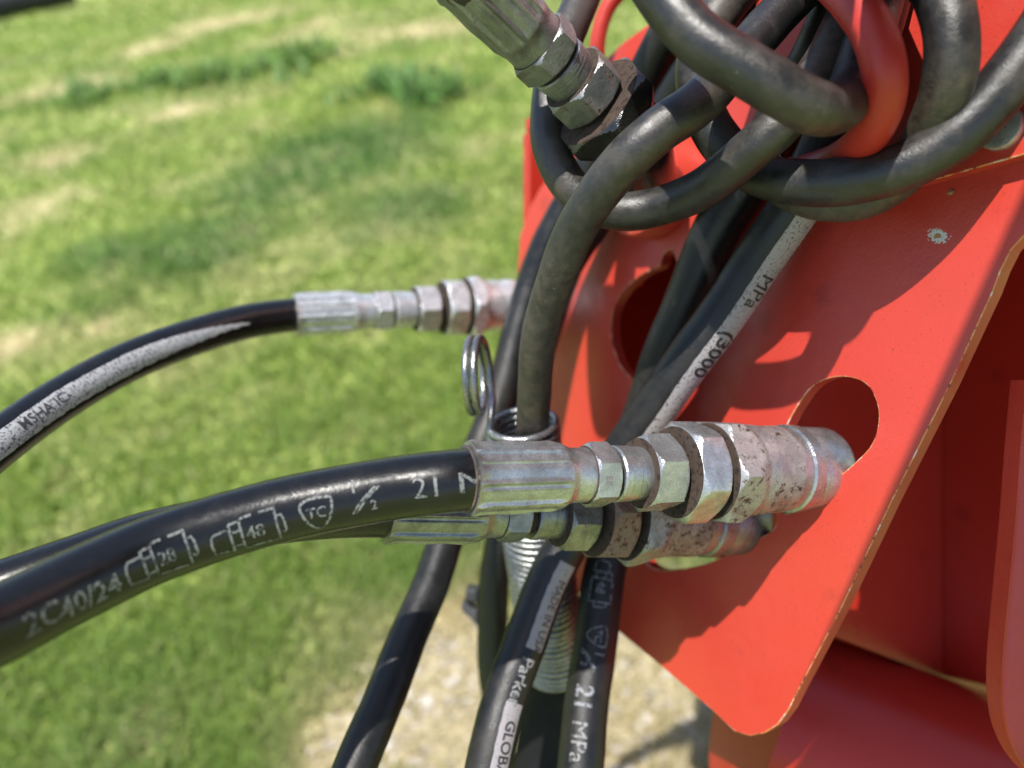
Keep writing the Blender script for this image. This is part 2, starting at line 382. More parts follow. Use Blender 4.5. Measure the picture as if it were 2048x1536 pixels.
def leaf_mat(name):
    b = NB(name); A = b.n('ShaderNodeAttribute', attribute_name='tone'); c = A.outputs['Color']
    p = b.n('ShaderNodeBsdfPrincipled'); b.put(p.inputs['Base Color'], c); p.inputs['Roughness'].default_value = .5; p.inputs['Specular IOR Level'].default_value = .35
    t = b.n('ShaderNodeBsdfTranslucent'); b.put(t.inputs[0], c); m = b.n('ShaderNodeMixShader'); m.inputs[0].default_value = .5
    b.t.links.new(p.outputs[0], m.inputs[1]); b.t.links.new(t.outputs[0], m.inputs[2]); b.t.links.new(m.outputs[0], b.out.inputs[0]); return b.m
LEAF = leaf_mat('leaf')
def blades(base, h, wd, ang, lean, col, name):
    """each blade: a bent tapering strip of four triangles"""
    N = len(base); dx = np.stack([np.cos(ang), np.sin(ang), 0*ang], 1); wv = np.stack([-np.sin(ang), np.cos(ang), 0*ang], 1)*wd[:, None]/2
    upz = np.array([0, 0, 1.]); m = base+upz*(h*.55)[:, None]+dx*(lean*h*.35)[:, None]; t = base+upz*(h*np.sqrt(np.clip(1-lean**2*.6, .1, 1)))[:, None]+dx*(lean*h)[:, None]
    V = np.stack([base-wv, base+wv, m-wv*.8, m+wv*.8, t], 1).reshape(-1, 3)
    o = np.arange(N)[:, None]*5; tri = np.concatenate([o+[0, 1, 3], o+[0, 3, 2], o+[2, 3, 4]], 1).reshape(-1, 3)
    me = bpy.data.meshes.new(name); me.vertices.add(len(V)); me.vertices.foreach_set('co', V.ravel())
    me.loops.add(tri.size); me.loops.foreach_set('vertex_index', tri.ravel().astype(np.int32))
    me.polygons.add(len(tri)); me.polygons.foreach_set('loop_start', np.arange(0, tri.size, 3).astype(np.int32))
    me.polygons.foreach_set('loop_total', np.full(len(tri), 3, np.int32)); me.update(); me.validate()
    at = me.color_attributes.new('tone', 'FLOAT_COLOR', 'POINT'); c = np.column_stack([np.repeat(col, 5, 0), np.ones(N*5)]); at.data.foreach_set('color', c.ravel())
    me.materials.append(LEAF); ob = bpy.data.objects.new(name, me); COL.objects.link(ob); return ob
def grass(N=260000):
    r = np.exp(rng.uniform(math.log(.30), math.log(15), N)); an = rng.uniform(-1.05, 1.05, N)
    xy = np.stack([r*np.sin(an), r*np.cos(an)-.05], 1); d, g, l = fields(xy)
    keep = rng.random(N) > np.clip(g*.45+d*.3, 0, .8); xy, r, d, l = xy[keep], r[keep], d[keep], l[keep]; n = len(xy)
    h = (.024+.022*rng.random(n))*(1+.8*l)*(1-.45*d)*(1+np.clip(r-3, 0, 6)*.08); wd = (.0022+.0022*rng.random(n))*(1+.85*r)
    dd = np.clip(d+rng.normal(0, .08, n)+(rng.random(n) > .93)*.4, 0, 1)
    c = tint(dd[:, None], l[:, None], np.clip(rng.normal(.34, .2, n), 0, 1)[:, None])*rng.uniform(.9, 1.1, n)[:, None]
    o = blades(np.column_stack([xy, np.full(n, -.005)]), h, wd, rng.uniform(0, 6.28, n), rng.uniform(.2, 1.0, n), c, 'grass'); o['kind'] = 'stuff'
grass()
def gravel():
    bm = bmesh.new(); pts = []
    for (px, py, rad) in GRAV:
        c = on_ground(px, py)
        for _ in range(int(95*rad/.15)): pts.append(c+rng.normal(0, rad*.9, 2))
    base = bmesh.new(); bmesh.ops.create_icosphere(base, subdivisions=1, radius=1); bv = np.array([v.co[:] for v in base.verts]); bf = [[v.index for v in f.verts] for f in base.faces]; base.free()
    V, Fc, o = [], [], 0
    for p in pts:
        k = rng.uniform(.004, .011)*(1+.6*(rng.random() > .9)); q = bv*(1+.22*rng.normal(size=(len(bv), 1)))*k*rng.uniform(.6, 1.2, 3); q[:, 2] *= .6
        a = rng.uniform(0, 6.28); R = np.array([[math.cos(a), -math.sin(a), 0], [math.sin(a), math.cos(a), 0], [0, 0, 1]])
        V.append(q@R.T+[p[0], p[1], .003]); Fc += [[i+o for i in f] for f in bf]; o += len(bv)
    b = NB('limestone gravel'); c = b.mix(b.ramp(b.noise(45, 2), .35, .65), (.26, .23, .19), (.47, .44, .39))
    m = b.bsdf(c, .9, 0, b.bump(b.noise(500, 3), .3, .001), .2)
    ob = mesh_obj('gravel', np.concatenate(V), Fc, m); ob['kind'] = 'stuff'
gravel()
def weed(px, py, size, tall, label, col):
    c = on_ground(px, py); n = int(70+330*size)
    th = rng.uniform(0, 6.28, n); rr = size*np.sqrt(rng.random(n)); lob = .65+.5*np.sin(3*th+px)+.3*np.sin(5*th+py); rr = rr*np.clip(lob, .35, 1.5); zz = tall*.75*rng.random(n)**1.1*np.clip(1.1-(rr/size/1.3)**2, .1, 1)*rng.uniform(.4, 1.2, n)
    t = thing('weed_clump', label, 'weed', (c[0], c[1], 0), 'dark weeds growing in the lawn')
    base = np.column_stack([rr*np.cos(th), rr*np.sin(th), zz])
    cc = np.array(col)*rng.uniform(.55, 1.35, n)[:, None]
    o = blades(base, rng.uniform(.05, .15, n), rng.uniform(.02, .045, n), rng.uniform(0, 6.28, n), rng.uniform(.5, 1.2, n), cc, 'foliage'); o.parent = t; o['kind'] = 'stuff'
    ns = 26; th = rng.uniform(0, 6.28, ns); rr = size*.6*np.sqrt(rng.random(ns))
    o = blades(np.column_stack([rr*np.cos(th), rr*np.sin(th), 0*rr-.01]), np.full(ns, tall), np.full(ns, .012), th, rng.uniform(.1, .5, ns), np.tile(np.array(col)*.8, (ns, 1)), 'stems'); o.parent = t; o['kind'] = 'stuff'
DG = (.20, .33, .09)
weed(175, 205, .30, .12, 'dark weed clump nearest the pale dry strip at far left', DG)
weed(330, 170, .28, .11, 'small dark weed clump just below the tan dry strip', DG)
weed(430, 165, .40, .15, 'broad dark green weed clump under the pale dry strip', (.19, .31, .085))
weed(590, 135, .46, .18, 'darkest and widest weed clump in the lawn', (.17, .29, .075))
weed(790, 185, .34, .14, 'blue green weed clump left of the top hose fitting', (.18, .32, .095))
weed(855, 205, .30, .17, 'tall blue green weed clump beside the top hose fitting', (.18, .32, .095))

# a dark pipe lying at the far edge of the lawn
pm = rubber('black pipe plastic', .008, .1, .45)
ga = on_ground(-70, 56); gb = on_ground(150, 8)
t = thing('drain_pipe', 'black drain pipe lying on the lawn in the far left corner', 'pipe', (ga[0], ga[1], 0))
dv = np.array([*(gb-ga), 0])/1.; L = np.linalg.norm(dv); u = dv/L; r0 = .17
pr = np.array([*ga, r0])
tube('pipe_wall', [pr+u*L*k for k in np.linspace(0, 1, 12)], r0, pm, t, 32)
for k in np.linspace(.04, .96, 9): tube('rib', [pr+u*(L*k-.03), pr+u*(L*k+.03)], r0+.012, pm, t, 32)

# ------------------------------------------------------------------ machine frame (red)
TH = math.radians(32); nC = np.array([math.cos(TH), 0, math.sin(TH)]); dC = np.array([-math.sin(TH), 0, math.cos(TH)])
O3 = np.array([(1660-1024)/F, (768-930)/F, 1])*.283; K = nC@O3
En, Ed, Eu = CM@nC, CM@dC, CM@np.array([0, 1., 0])
X = -Ed; Y = Eu                                              # sheet axes of the coupler plate
def fr(a, b, c): return EYE + En*(K+a)+Ed*b+Eu*c             # a: into the frame, b: away along the plate, c: up
def pz(px, py): return K/(nC@np.array([(px-1024)/F, (768-py)/F, 1]))
def on_plate(px, py, a=0.):
    r = np.array([(px-1024)/F, (768-py)/F, 1]); v = r*(K+a)/(nC@r); return np.array([-(v@dC), v[1]])
def PP(px, py, a=0.):
    q = on_plate(px, py, a); return fr(a, -q[0], q[1])
frame = thing('loader_frame', 'red painted steel machine frame with round coupler holes and welded hose guide', 'machine frame', P(1660, 930, .283))
chip = P(1876, 472, pz(1876, 472)) - root_of(frame)
RED = red_paint('red enamel plate', chip=(tuple(chip), .0030)); EDGE = worn_edge('worn plate edge')
RED_SHADE = red_paint('shade darkened red enamel', (.38, .021, .012), .22, gloss=.27); RED3 = red_paint('red enamel rod', (.42, .027, .017), .42)  # inside enamel is the plate red darkened to stand for shade

def smooth_corner(pts, i, r=.35, k=6):
    pts = [np.array(p, float) for p in pts]; a, b, c = pts[i-1], pts[i], pts[(i+1) % len(pts)]
    p0 = b+(a-b)*r; p1 = b+(c-b)*r; tt = np.linspace(0, 1, k)[:, None]
    return pts[:i]+list((1-tt)**2*p0+2*tt*(1-tt)*b+tt**2*p1)+pts[i+1:]
outpx = [(2110, 432), (2048, 472), (2022, 500), (2002, 540), (1985, 585), (1900, 770), (1780, 1010), (1680, 1222), (1592, 1390), (1576, 1422), (1555, 1450), (1528, 1467), (1498, 1472), (1468, 1462),
         (1432, 1427), (1320, 1330), (1240, 1265), (1130, 1160), (1088, 1120), (1072, 1085), (1058, 850), (1040, 640), (1036, 540), (1040, 470), (1062, 410), (1105, 335), (1175, 190), (1212, 118), (1250, 82), (1310, 40), (1345, -40), (1420, -160)]
h1 = [(1590, 820), (1622, 776), (1660, 756), (1702, 755), (1735, 771), (1754, 808), (1756, 848), (1742, 890), (1710, 925), (1660, 968), (1630, 994), (1596, 1022), (1563, 1024), (1548, 985), (1553, 920), (1568, 866)]
h2 = [(1547, 1058), (1553, 1030), (1540, 998), (1490, 985), (1420, 990), (1350, 1025), (1305, 1075), (1292, 1122), (1325, 1141), (1400, 1131), (1462, 1106), (1515, 1078)]
h3 = [(1222, 665), (1226, 620), (1248, 580), (1284, 549), (1318, 533), (1327, 508), (1343, 500), (1352, 520), (1362, 552), (1380, 600), (1372, 660), (1335, 725), (1285, 765), (1247, 740), (1229, 703)]
h4 = [(1080, 570), (1105, 560), (1122, 600), (1110, 650), (1085, 655), (1070, 615)]
cp = lambda l: catmull([on_plate(*p) for p in l], 6, True)
outer = [np.array([.40, .25]), np.array([.05, .105])]+[on_plate(*p) for p in outpx]+[np.array([-.20, .46]), np.array([.40, .46])]  # out-of-view right end stretched on to keep sun out of the box
plate('coupler_plate', outer, [cp(h1), cp(h2), cp(h3), cp(h4)], X, Y, fr(.0033, 0, 0), .0066, (RED, EDGE), frame)
# raised mounting flange bolted onto the plate
fl = [(1812, 384), (1822, 372), (1900, 352), (2048, 310), (2190, 268), (2190, -150), (1500, -150), (1530, 200), (1640, 330), (1740, 385)]
plate('mounting_flange', [on_plate(*p, -.006) for p in fl], [], X, Y, fr(-.0034, 0, 0), .0062, (RED, EDGE), frame, .0004)
ax = Axis(PP(2004, 258, -.0066), PP(2004, 258, -.0066)-En*.004)
ZN = steel('zinc plated steel', .62, .2, .34)
b_ = lathe('bolt', ax, [(0, .0066), (.0016, .0066), (.0024, .0062), (.0026, .005), (.0027, .0001)], ZN, frame)
# boss behind the looped hoses
ax = Axis(PP(1318, 372), PP(1318, 372)-En*.016)
lathe('pivot_boss', ax, [(-.002, .027), (.012, .027), (.0145, .0255), (.016, .022), (.0162, .0002)], RED, frame)
# rest of the welded box, plus panels added to block light
V = [fr(.005, .228, .165), fr(.62, .228, .165), fr(.62, .228, -.152), fr(.115, .228, -.152), fr(.005, .228, -.30)]
def slab(name, pts, off, mat):
    n = len(pts); V = [np.array(p) for p in pts]+[np.array(p)+off for p in pts]
    f = [tuple(range(n)), tuple(range(2*n-1, n-1, -1))]+[(i, i+n, (i+1) % n+n, (i+1) % n) for i in range(n)]
    o = mesh_obj(name, V, f, mat, frame); bm = bmesh.new(); bm.from_mesh(o.data); bmesh.ops.recalc_face_normals(bm, faces=bm.faces[:]); bm.to_mesh(o.data); bm.free(); return o
slab('back_panel', [fr(.0075, .228, .165), fr(.62, .228, .165), fr(.62, .228, -.34), fr(.2, .228, -.179), fr(.0075, .228, -.098)], Ed*.008, RED_SHADE)
slab('glare_block', [fr(.60, .237, .165), fr(.60, .359, .165), fr(.60, .359, -.6), fr(.60, .237, -.6)], En*.008, RED_SHADE)  # unseen slab added to block bright reflections on the tube
slab('gap_backing', [fr(.15, .36, .165), fr(.62, .36, .165), fr(.62, .36, -.6), fr(.15, .36, -.6)], Ed*.008, RED_SHADE)  # backing added so the gap above the tube stays dark
slab('rear_panel', [fr(.0055, .395, .165), fr(.35, .395, .165), fr(.35, .395, -.06), fr(.0055, .395, -.045)], Ed*.008, RED_SHADE)
slab('shade_cover', [fr(.0055, .10, .166), fr(.62, .06, .166), fr(.62, .40, .166), fr(.0055, .40, .166)], Eu*.008, RED_SHADE)  # unseen cover added to keep sun out of the box
slab('side_wall', [fr(.187, .05, .165), fr(.187, .2275, .165), fr(.187, .2275, -.172), fr(.187, .12, -.160)], En*.01, RED_SHADE)
tube('torque_tube', [P(1492, 1412, .415)+(P(2300, 1716, .40)-P(1492, 1412, .415))*k for k in np.linspace(0, 1, 8)], .0535, RED_SHADE, frame, 64)
ear = [(2058, 760), (2046, 900), (2034, 1060), (2014, 1270), (2008, 1360), (2010, 1420), (2020, 1475), (2045, 1528), (2085, 1570), (2150, 1590), (2400, 1590), (2400, 760)]
ec = lambda p, z=.24: np.array([(p[0]-1024)/F*z, (768-p[1])/F*z])
plate('side_ear', catmull([ec(p) for p in ear[:10]], 4).tolist()+[ec(ear[10]), ec(ear[11])], [], RT, UP, EYE+FW*.245, .010, (RED, RED), frame, .0012)
gp = catmull([P(*p) for p in [(1600, -150, .262), (1655, -50, .236), (1702, 0, .220), (1745, 62, .211), (1768, 140, .209), (1764, 215, .216), (1732, 278, .231), (1680, 318, .252), (1620, 340, .268), (1570, 350, .288), (1550, 352, .305)]], 10)
tube('hose_guide', gp, .0061, RED3, frame, 32)
hp = catmull([P(*p) for p in [(1330, -90, .37), (1262, -38, .375), (1216, 15, .38), (1196, 80, .385), (1198, 140, .39), (1222, 200, .392)]], 8)
tube('hook', hp, .0042, RED3, frame, 20)

# unseen plate added above the camera side only to shade the open box
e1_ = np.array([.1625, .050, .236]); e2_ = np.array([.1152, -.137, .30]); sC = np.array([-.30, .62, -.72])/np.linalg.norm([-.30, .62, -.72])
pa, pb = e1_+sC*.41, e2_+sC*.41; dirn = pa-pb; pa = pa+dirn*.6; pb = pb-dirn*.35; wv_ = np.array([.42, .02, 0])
slab('shade_plate', [cw(pb), cw(pa), cw(pa+wv_), cw(pb+wv_)], CM@(unit(np.cross(dirn, wv_))*.012), rubber('black shade plate', .02, .2, .5))

leaf = thing('leaf_fragment', 'tiny brown dry leaf fragment stuck on the red plate', 'leaf', PP(1900, 385, -.0004))
q = lambda x, y, h: PP(x, y, h)
bl = NB('dry leaf'); lm = bl.bsdf((.30, .17, .10), .8)
mesh_obj('leaf_blade', [q(1893, 386, -.0003), q(1901, 378, -.0012), q(1910, 382, -.0006), q(1906, 388, -.0012), q(1899, 391, -.0003), q(1901, 384, -.002)], [(0, 1, 5), (1, 2, 5), (2, 3, 5), (3, 4, 5), (4, 0, 5)], lm, leaf)

# ------------------------------------------------------------------ hoses
GRP = 'black hydraulic hoses on the red frame'
NEW = rubber('new hose rubber', .005, .06, .19, tex=.45, spec=.40); OLD = rubber('weathered hose rubber', .010, .60, .31, spec=.6); MID = rubber('dusty hose rubber', .006, .12, .30, spec=.42)
S_BRIGHT = steel('crimped zinc steel', .48, .18, .25, met=.78, streak=(1, 1, 1), stain=.45); S_NUT = steel('plated nut steel', .49, .28, .27, stain=.5, met=.75)
S_RUST = steel('rust bloomed coupler steel', .46, .86, .31, stain=.6, met=.68, rustcol=(.085, .040, .020)); S_DARK = steel('oily dark steel', .10, .2, .16, met=.9); S_GRIME = steel('grimy steel', .30, .62, .38, stain=.7)
S_DULL = steel('dull stained steel', .32, .45, .33, stain=.7, met=.85); S_STAIN = steel('brown stained coupler', .36, .85, .40, stain=.7)
S_THREAD = steel('rust caked thread', .05, 1.5, .75, rustcol=(.034, .019, .012), met=.2); S_OLDNUT = steel('heavily rusted nut', .22, 1.25, .42, rustcol=(.115, .046, .024)); S_CHROME = steel('bright sleeve steel', .52, .05, .20, stain=.5, met=.8)
S_FAR = steel('clean zinc steel', .62, .03, .28, stain=.25, met=.55)
INK = ink('grey hose print', (.15, .16, .155), (.008, .008, .009), keep=.47, scale=1000); WHITE = ink('white hose stripe', (.30, .28, .28), (.05, .045, .045), .40, 1000); BLACKINK = ink('black stripe letters', (.012, .012, .013), (.2, .2, .2), .32, 900)
STAMP = ink('stamped letter', (.16, .14, .13), (.4, .4, .4), .3, 500)
TWHITE = ink('white letter print', (.21, .21, .21), (.012, .012, .014), .44, 800); RING = rubber('cut hose end', .03, .8, .7, (.25, .16, .10))

RIDGES = [(math.radians(a), w, h) for a, w, h in [(47, .07, .0012), (25, .03, .0006), (-9, .055, .0011), (-21, .03, .0004), (-50, .06, .0012), (-88, .06, .0012), (88, .06, .0012), (130, .06, .0012), (172, .06, .0012), (215, .06, .0012), (245, .06, .0012)]]
def coupler(ax, st, R, root, mats, phs, tail=None, seed=0):
    """st: stations along the axis in metres; R: radii in metres"""
    mf, mn, m2, mb, mt, ms = mats
    f0, f1, k1, n0, n1, c0, c1, q0, q1, b0, b1, x0, x1, x2, y1, y2 = st
    rF, rN, rn, rc, rq, rb, rx, ry, rs = R
    rr = np.random.default_rng(seed); jit = rr.uniform(-.03, .03, 8)
    def fer(ph, q):
        u = np.clip((q-f0)/(f1-f0), 0, 1); oct_ = rF*.952*(1-.012*np.cos(8*ph+.6))
        ridge = sum(np.exp(-((((ph-a+math.pi) % (2*math.pi))-math.pi)/w)**2)*h for a, w, h in RIDGES)*(1+.15*math.sin(q*400+seed))
        fade = np.clip(u/.06, 0, 1)*np.clip((1-u)/.10, 0, 1)
        r = rF*.99*(1-fade)+(oct_+ridge)*fade
        if q < f0+.0035: r = r*(1+.05*(1-(q-f0)/.0035))+.0003*np.sin(5*ph+seed)
        if q > f1: v = (q-f1)/(k1-f1); r = np.full_like(ph, rF*.985*(1-min(v*2.2, 1))+rN*min(v*2.2, 1))
        return r
    S = sorted(set([f0, f0+.0004, f0+.001, f0+.002, f0+.0035]+list(np.linspace(f0+.005, f1, 22))+list(np.linspace(f1, k1, 9))+[n0]))
    fo = radial('ferrule', ax, S, fer, mf, root, n=320, smooth=40)
    lathe('thread', ax, [(n0-.001, rN*.8), (b1, rN*.85), (x0+.001, rN*.9)], mt, root)
    hexnut('crimp_nut', ax, n0, n1, rn, mn, root, phs[0])
    lathe('collar', ax, [(c0, rc*.94), (c0+.0006, rc), (c0+.003, rc), (c0+.0032, rc*.985), (c0+(c1-c0)*.5, rc*.985), (c0+(c1-c0)*.52, rc*.965), (c0+(c1-c0)*.75, rc*.955), (c1, rc*.93)], mf, root)
    hexnut('swivel_nut', ax, q0, q1, rq, mn, root, phs[1])
    if b1 > b0+.0005: hexnut('adapter_nut', ax, b0, b1, rb, m2, root, phs[2], 1.2)
    prof = lambda q: np.interp(q, [x0, x0+(x1-x0)*.55, x1, x1+(x2-x1)*.45, x2, y1-.0042, y1-.004, y1], [rx*1.2, rx*1.15, rx*.975, ry*1.04, ry*1.01, ry*1.0, ry*1.018, ry*1.018])
    rf = lambda ph, q: np.minimum(np.minimum(hexr(ph, rx, phs[3]), prof(q)), rx*.98+1.3*(q-x0)+1e-4)
    S = [x0, x0+.0003, x0+.0007, x0+.0012, x0+.002]+list(np.linspace(x0+.003, x2, 26))+[y1]
    grime_end(radial('coupler_body', ax, S, rf, mb, root, phs[3]+math.pi/6, n=144, smooth=22), len(S), 144)
    e = y1; g = (y2-y1)
    lathe('release_sleeve', ax, [(e-.0002, ry*.95), (e+.0002, rs), (e+g*.18, rs), (e+g*.2, rs*1.055), (e+g*.36, rs*1.055), (e+g*.38, rs*.965), (e+g*.46, rs*.965), (e+g*.50, rs*1.0), (e+g*.93, rs*.99), (e+g, rs*.94), (e+g+.0002, rs*.6), (e+g+.0003, rs*.2)], ms, root)
    return fer

# --- front hose
t1 = thing('hydraulic_hose', 'glossy black front hose printed 48 and 21, its bright fitting in the nearest round hole', 'hose', P(600, 1011, .226), GRP)
A1, B1 = P(930, 957, .2325), P(1700, 933, .303)
a1 = Axis(A1, B1)
inn = a1.A+a1.a*np.array([[.004], [.014]])
h1p = Path([P(-260, 1375, .155), P(-150, 1312, .165), P(0, 1247, .180), P(150, 1172, .196), P(300, 1103, .210), P(450, 1051, .219), P(600, 1011, .225), P(780, 977, .229), P(900, 962, .2305), inn[0], inn[1]], .0100, True)
tube('hose_cover', h1p.c, .0100, NEW, t1, 40)
RADK = [.71, .71, .56, .57, .57, .56, .56, .70, .70, .92, .92, .96, .96, .90, .86, .80]
SX = lambda ax, k, *l: [ax.s_px(px=v, rp=k*q*100) for v, q in zip(l, RADK)]
st = SX(a1, 1, 962, 1150, 1187, 1198, 1246, 1254, 1319, 1320, 1381, 1407, 1468, 1480, 1545, 1590, 1612, 1716)
RR = lambda ax, sts, rp: [ax.r_px(r, s) for r, s in zip(rp, sts)]
R1 = RR(a1, [st[0], st[2], st[3], st[5], st[7], st[9], st[11], st[13], st[14]], [71, 55, 58, 57, 70, 92, 96, 86, 84])
PH1 = (-.21, -.28, .14, .40)
fer1 = coupler(a1, st, R1, t1, (S_BRIGHT, S_NUT, steel('spotted nut steel', .58, .55, .30, stain=.3, met=.8), S_RUST, S_THREAD, S_CHROME), PH1, seed=1)
tube('hose_lip', [a1.A+a1.a*.0006*k for k in (-.6, 0, 1.2)], [.0101, .0108, .0104], RING, t1, 40)
def icon(num, h=.0092, wd=.00075, kx=.72):
    L = [[(.9, .80), (.55, .80), (.25, .79), (.1, .70), (.02, .5), (.06, .12), (.5, .07), (.9, .05)], [(.9, -.02), (.9, .98)], [(1.4, -.02), (1.4, 1.02)], [(.9, .96), (1.4, .99)], [(.9, .68), (1.4, .70)], [(.9, .20), (1.4, .20)],
         [(1.4, 1.0), (1.55, 1.06), (2.0, 1.08)], [(2.35, 1.08), (3.0, 1.10)], [(3.05, -.05), (3.05, 1.15)], [(3.05, .85), (3.32, .85), (3.4, .7), (3.42, .3), (3.3, .22), (3.2, .3)], [(1.5, -.02), (2.2, -.02), (2.9, -.04)]]
    return join2d(strokes2d([np.array(l)*[h*kx, h] for l in L], wd), move2d(text2d(num, h*.62, .012), 1.6*h*kx, .30*h))
def shield(h=.0095, wd=.00085):
    L = catmull(np.array([(-.5, .42), (-.2, .56), (.25, .56), (.5, .50), (.49, .15), (.3, -.25), (.02, -.52), (-.28, -.28), (-.47, .1)])*h, 6, True)
    return join2d(strokes2d([np.vstack([L, L[:1]])], wd), move2d(text2d('TC', h*.50, .015), -.33*h, -.06*h))
def half(h=.008):
    arc = lambda o: [(x*h+o*h, (-.55+1.0*(x**.7))*h) for x in np.linspace(0.02, 1, 9)]
    return join2d(move2d(text2d('1', h*.7, .02), 0, .35*h), strokes2d([arc(0), arc(.16)], .0007), move2d(text2d('2', h*.55, .015), .72*h, -.42*h))
A_ = lambda x: -x
s = h1p.s_at
def mark1(g, px, py, al): on_path('printed_marking', g, h1p, s(px, py), al, INK, t1)
sg = 1 if (h1p.d[60] @ UP) > 0 else -1
def m1(g, px, py, al):
    V, T = refine(g[0], g[1], .0016); W = h1p.surf(s(px, py)+V[:, 0], sg*(al+V[:, 1]/.0100), .00013)
    mesh_obj('printed_marking', W, T, INK, t1, flip=sg > 0)
m1(text2d('2C', .0080, .01), -2, 1248, -.62)
m1(text2d('40/24', .0078, .02), 72, 1210, -.70)
m1(icon('28'), 228, 1135, -.78)
m1(icon('48'), 415, 1063, -.90)
m1(shield(), 640, 1003, -.42)
m1(half(), 712, 988, -.22)
m1(text2d('21 M', .0092), 826, 972, -.42)
bodyr = lambda ph, q: np.full_like(ph, R1[7]*1.006)
sN = 1 if a1.hand > 0 else -1
on_axis('stamped_text', text2d('2006 PIONEER', .0042, .01), a1, st[14]-.0052, .42, bodyr, STAMP, t1, 'round', -1, 1)
on_axis('stamped_text', text2d('EE', .0034, .01), a1, (st[3]+st[4])/2-.0018, -.05, lambda ph, q: hexr(ph, R1[2], PH1[0]), STAMP, t1, 'round', -1, 1)

# --- second hose right behind it
t2 = thing('hydraulic_hose', 'black hose running just behind the front one, rusty stained fitting in the lower hole', 'hose', P(650, 1016, .265), GRP)
a2 = Axis(P(765, 1019, .256), P(1545, 1038, .334))
in2 = a2.A+a2.a*np.array([[.004], [.014]])
h2p = Path([P(-260, 1290, .215), P(-150, 1238, .22), P(0, 1184, .227), P(150, 1131, .235), P(300, 1080, .241), P(480, 1042, .249), P(650, 1022, .255), in2[0], in2[1]], .0098, True)
tube('hose_cover', h2p.c, .0098, NEW, t2, 32)
st2 = SX(a2, .9, 789, 980, 1016, 1020, 1068, 1083, 1145, 1146, 1207, 1230, 1285, 1300, 1350, 1385, 1430, 1550)
R2 = RR(a2, [st2[0], st2[2], st2[3], st2[5], st2[7], st2[9], st2[11], st2[13], st2[14]], [64, 50, 52, 53, 64, 83, 88, 78, 75])
PH2 = (-.15, .26, -.47, -.12)
coupler(a2, st2, R2, t2, (S_DULL, S_DULL, S_OLDNUT, S_STAIN, S_THREAD, S_DULL), PH2, seed=2)
on_axis('stamped_text', text2d('6 9', .0045, .01), a2, (st2[7]+st2[8])/2-.0022, -.22, lambda ph, q: hexr(ph, R2[4], PH2[1]), STAMP, t2, 'round', -1, 1)
on_axis('stamped_text', text2d('4-8', .0045, .01), a2, st2[14]-.006, .18, lambda ph, q: np.full_like(ph, R2[7]*1.006), STAMP, t2, 'round', -1, 1)

# --- far hose with white lettering stripe
t3 = thing('hydraulic_hose', 'far black hose with wide worn white stripe lettered MSHA and bright fitting', 'hose', P(400, 660, .38), GRP)
a3 = Axis(P(582, 629, .402), P(1088, 606, .466))
in3 = a3.A+a3.a*np.array([[.004], [.014]])
h3p = Path([P(-230, 1090, .245), P(-120, 985, .262), P(0, 884, .285), P(130, 793, .312), P(260, 722, .338), P(380, 676, .362), P(490, 644, .384), in3[0], in3[1]], .0092, True)
tube('hose_cover', h3p.c, .0092, NEW, t3, 32)
st3 = SX(a3, .58, 596, 718, 750, 755, 789, 794, 837, 841, 884, 902, 944, 951, 982, 996, 1012, 1094)
R3 = RR(a3, [st3[0], st3[2], st3[3], st3[5], st3[7], st3[9], st3[11], st3[13], st3[14]], [41, 35, 37, 37, 44, 53, 57, 50, 48])
coupler(a3, st3, R3, t3, (S_FAR, S_FAR, S_FAR, S_FAR, S_THREAD, S_FAR), (.5, .45, .4, .55), seed=3)
sg3 = 1 if (h3p.d[60] @ UP) > 0 else -1
e3 = h3p.s_at(480, 646)
s3a, s3b = sorted([sg3*(-.62), sg3*.38])
stripe('white_stripe', h3p, 0, e3, lambda q: s3a+(.46*np.clip((q-e3*.62)/(e3*.38), 0, 1)), lambda q: s3b-(.46*np.clip((q-e3*.72)/(e3*.28), 0, 1)**1.5), ink('worn white stripe', (.36, .37, .38), (.06, .06, .065), .44, 1100), t3, edge=.02)
V, T = refine(*text2d('MSHA IC-', .0062, .006), .0015)
mesh_obj('printed_marking', h3p.surf(h3p.s_at(22, 868)+V[:, 0], sg3*(-.22+V[:, 1]/.0092), .0004), T, ink('faded dark letters', (.035, .035, .04), (.3, .3, .3), .3, 600), t3)

# --- top hose fitting
t4 = thing('hydraulic_hose', 'weathered hose end entering from the top edge with grimy steel fitting and oily nut', 'hose', P(1030, 50, .245), GRP)
a4 = Axis(P(940, -45, .232), P(1262, 272, .282))
S4 = lambda *l: [a4.s_px(py=v, rp=q*100) for v, q in zip(l, RADK)]
y = lambda v: v
st4 = S4(-50, 76, 96, 101, 136, 142, 176, 178, 222, 226, 230, 238, 278, 300, 304, 314)
R4 = RR(a4, [st4[0]]*1+[st4[2], st4[3], st4[5], st4[7], st4[9], st4[11], st4[13], st4[14]], [72, 62, 64, 60, 68, 60, 98, 74, 60])
coupler(a4, st4, R4, t4, (S_GRIME, S_GRIME, S_DARK, S_DARK, S_THREAD, S_DARK), (.2, .35, .2, .45), seed=4)
h4p = Path([P(770, -800, .20), P(796, -640, .206), P(818, -470, .2115), P(848, -290, .217), P(892, -110, .2225), a4.A+a4.a*.003, a4.A+a4.a*.013], .0105, True)  # unseen upper run routed so its shadow falls on the coupler plate
tube('hose_cover', h4p.c, .0105, OLD, t4, 28)
eb = catmull([a4.A+a4.a*st4[13], a4.A+a4.a*(st4[15]+.004), P(1300, 352, .315), PP(1320, 372, -.018)], 8)
tube('elbow', eb, .0115, S_DARK, t4, 28)

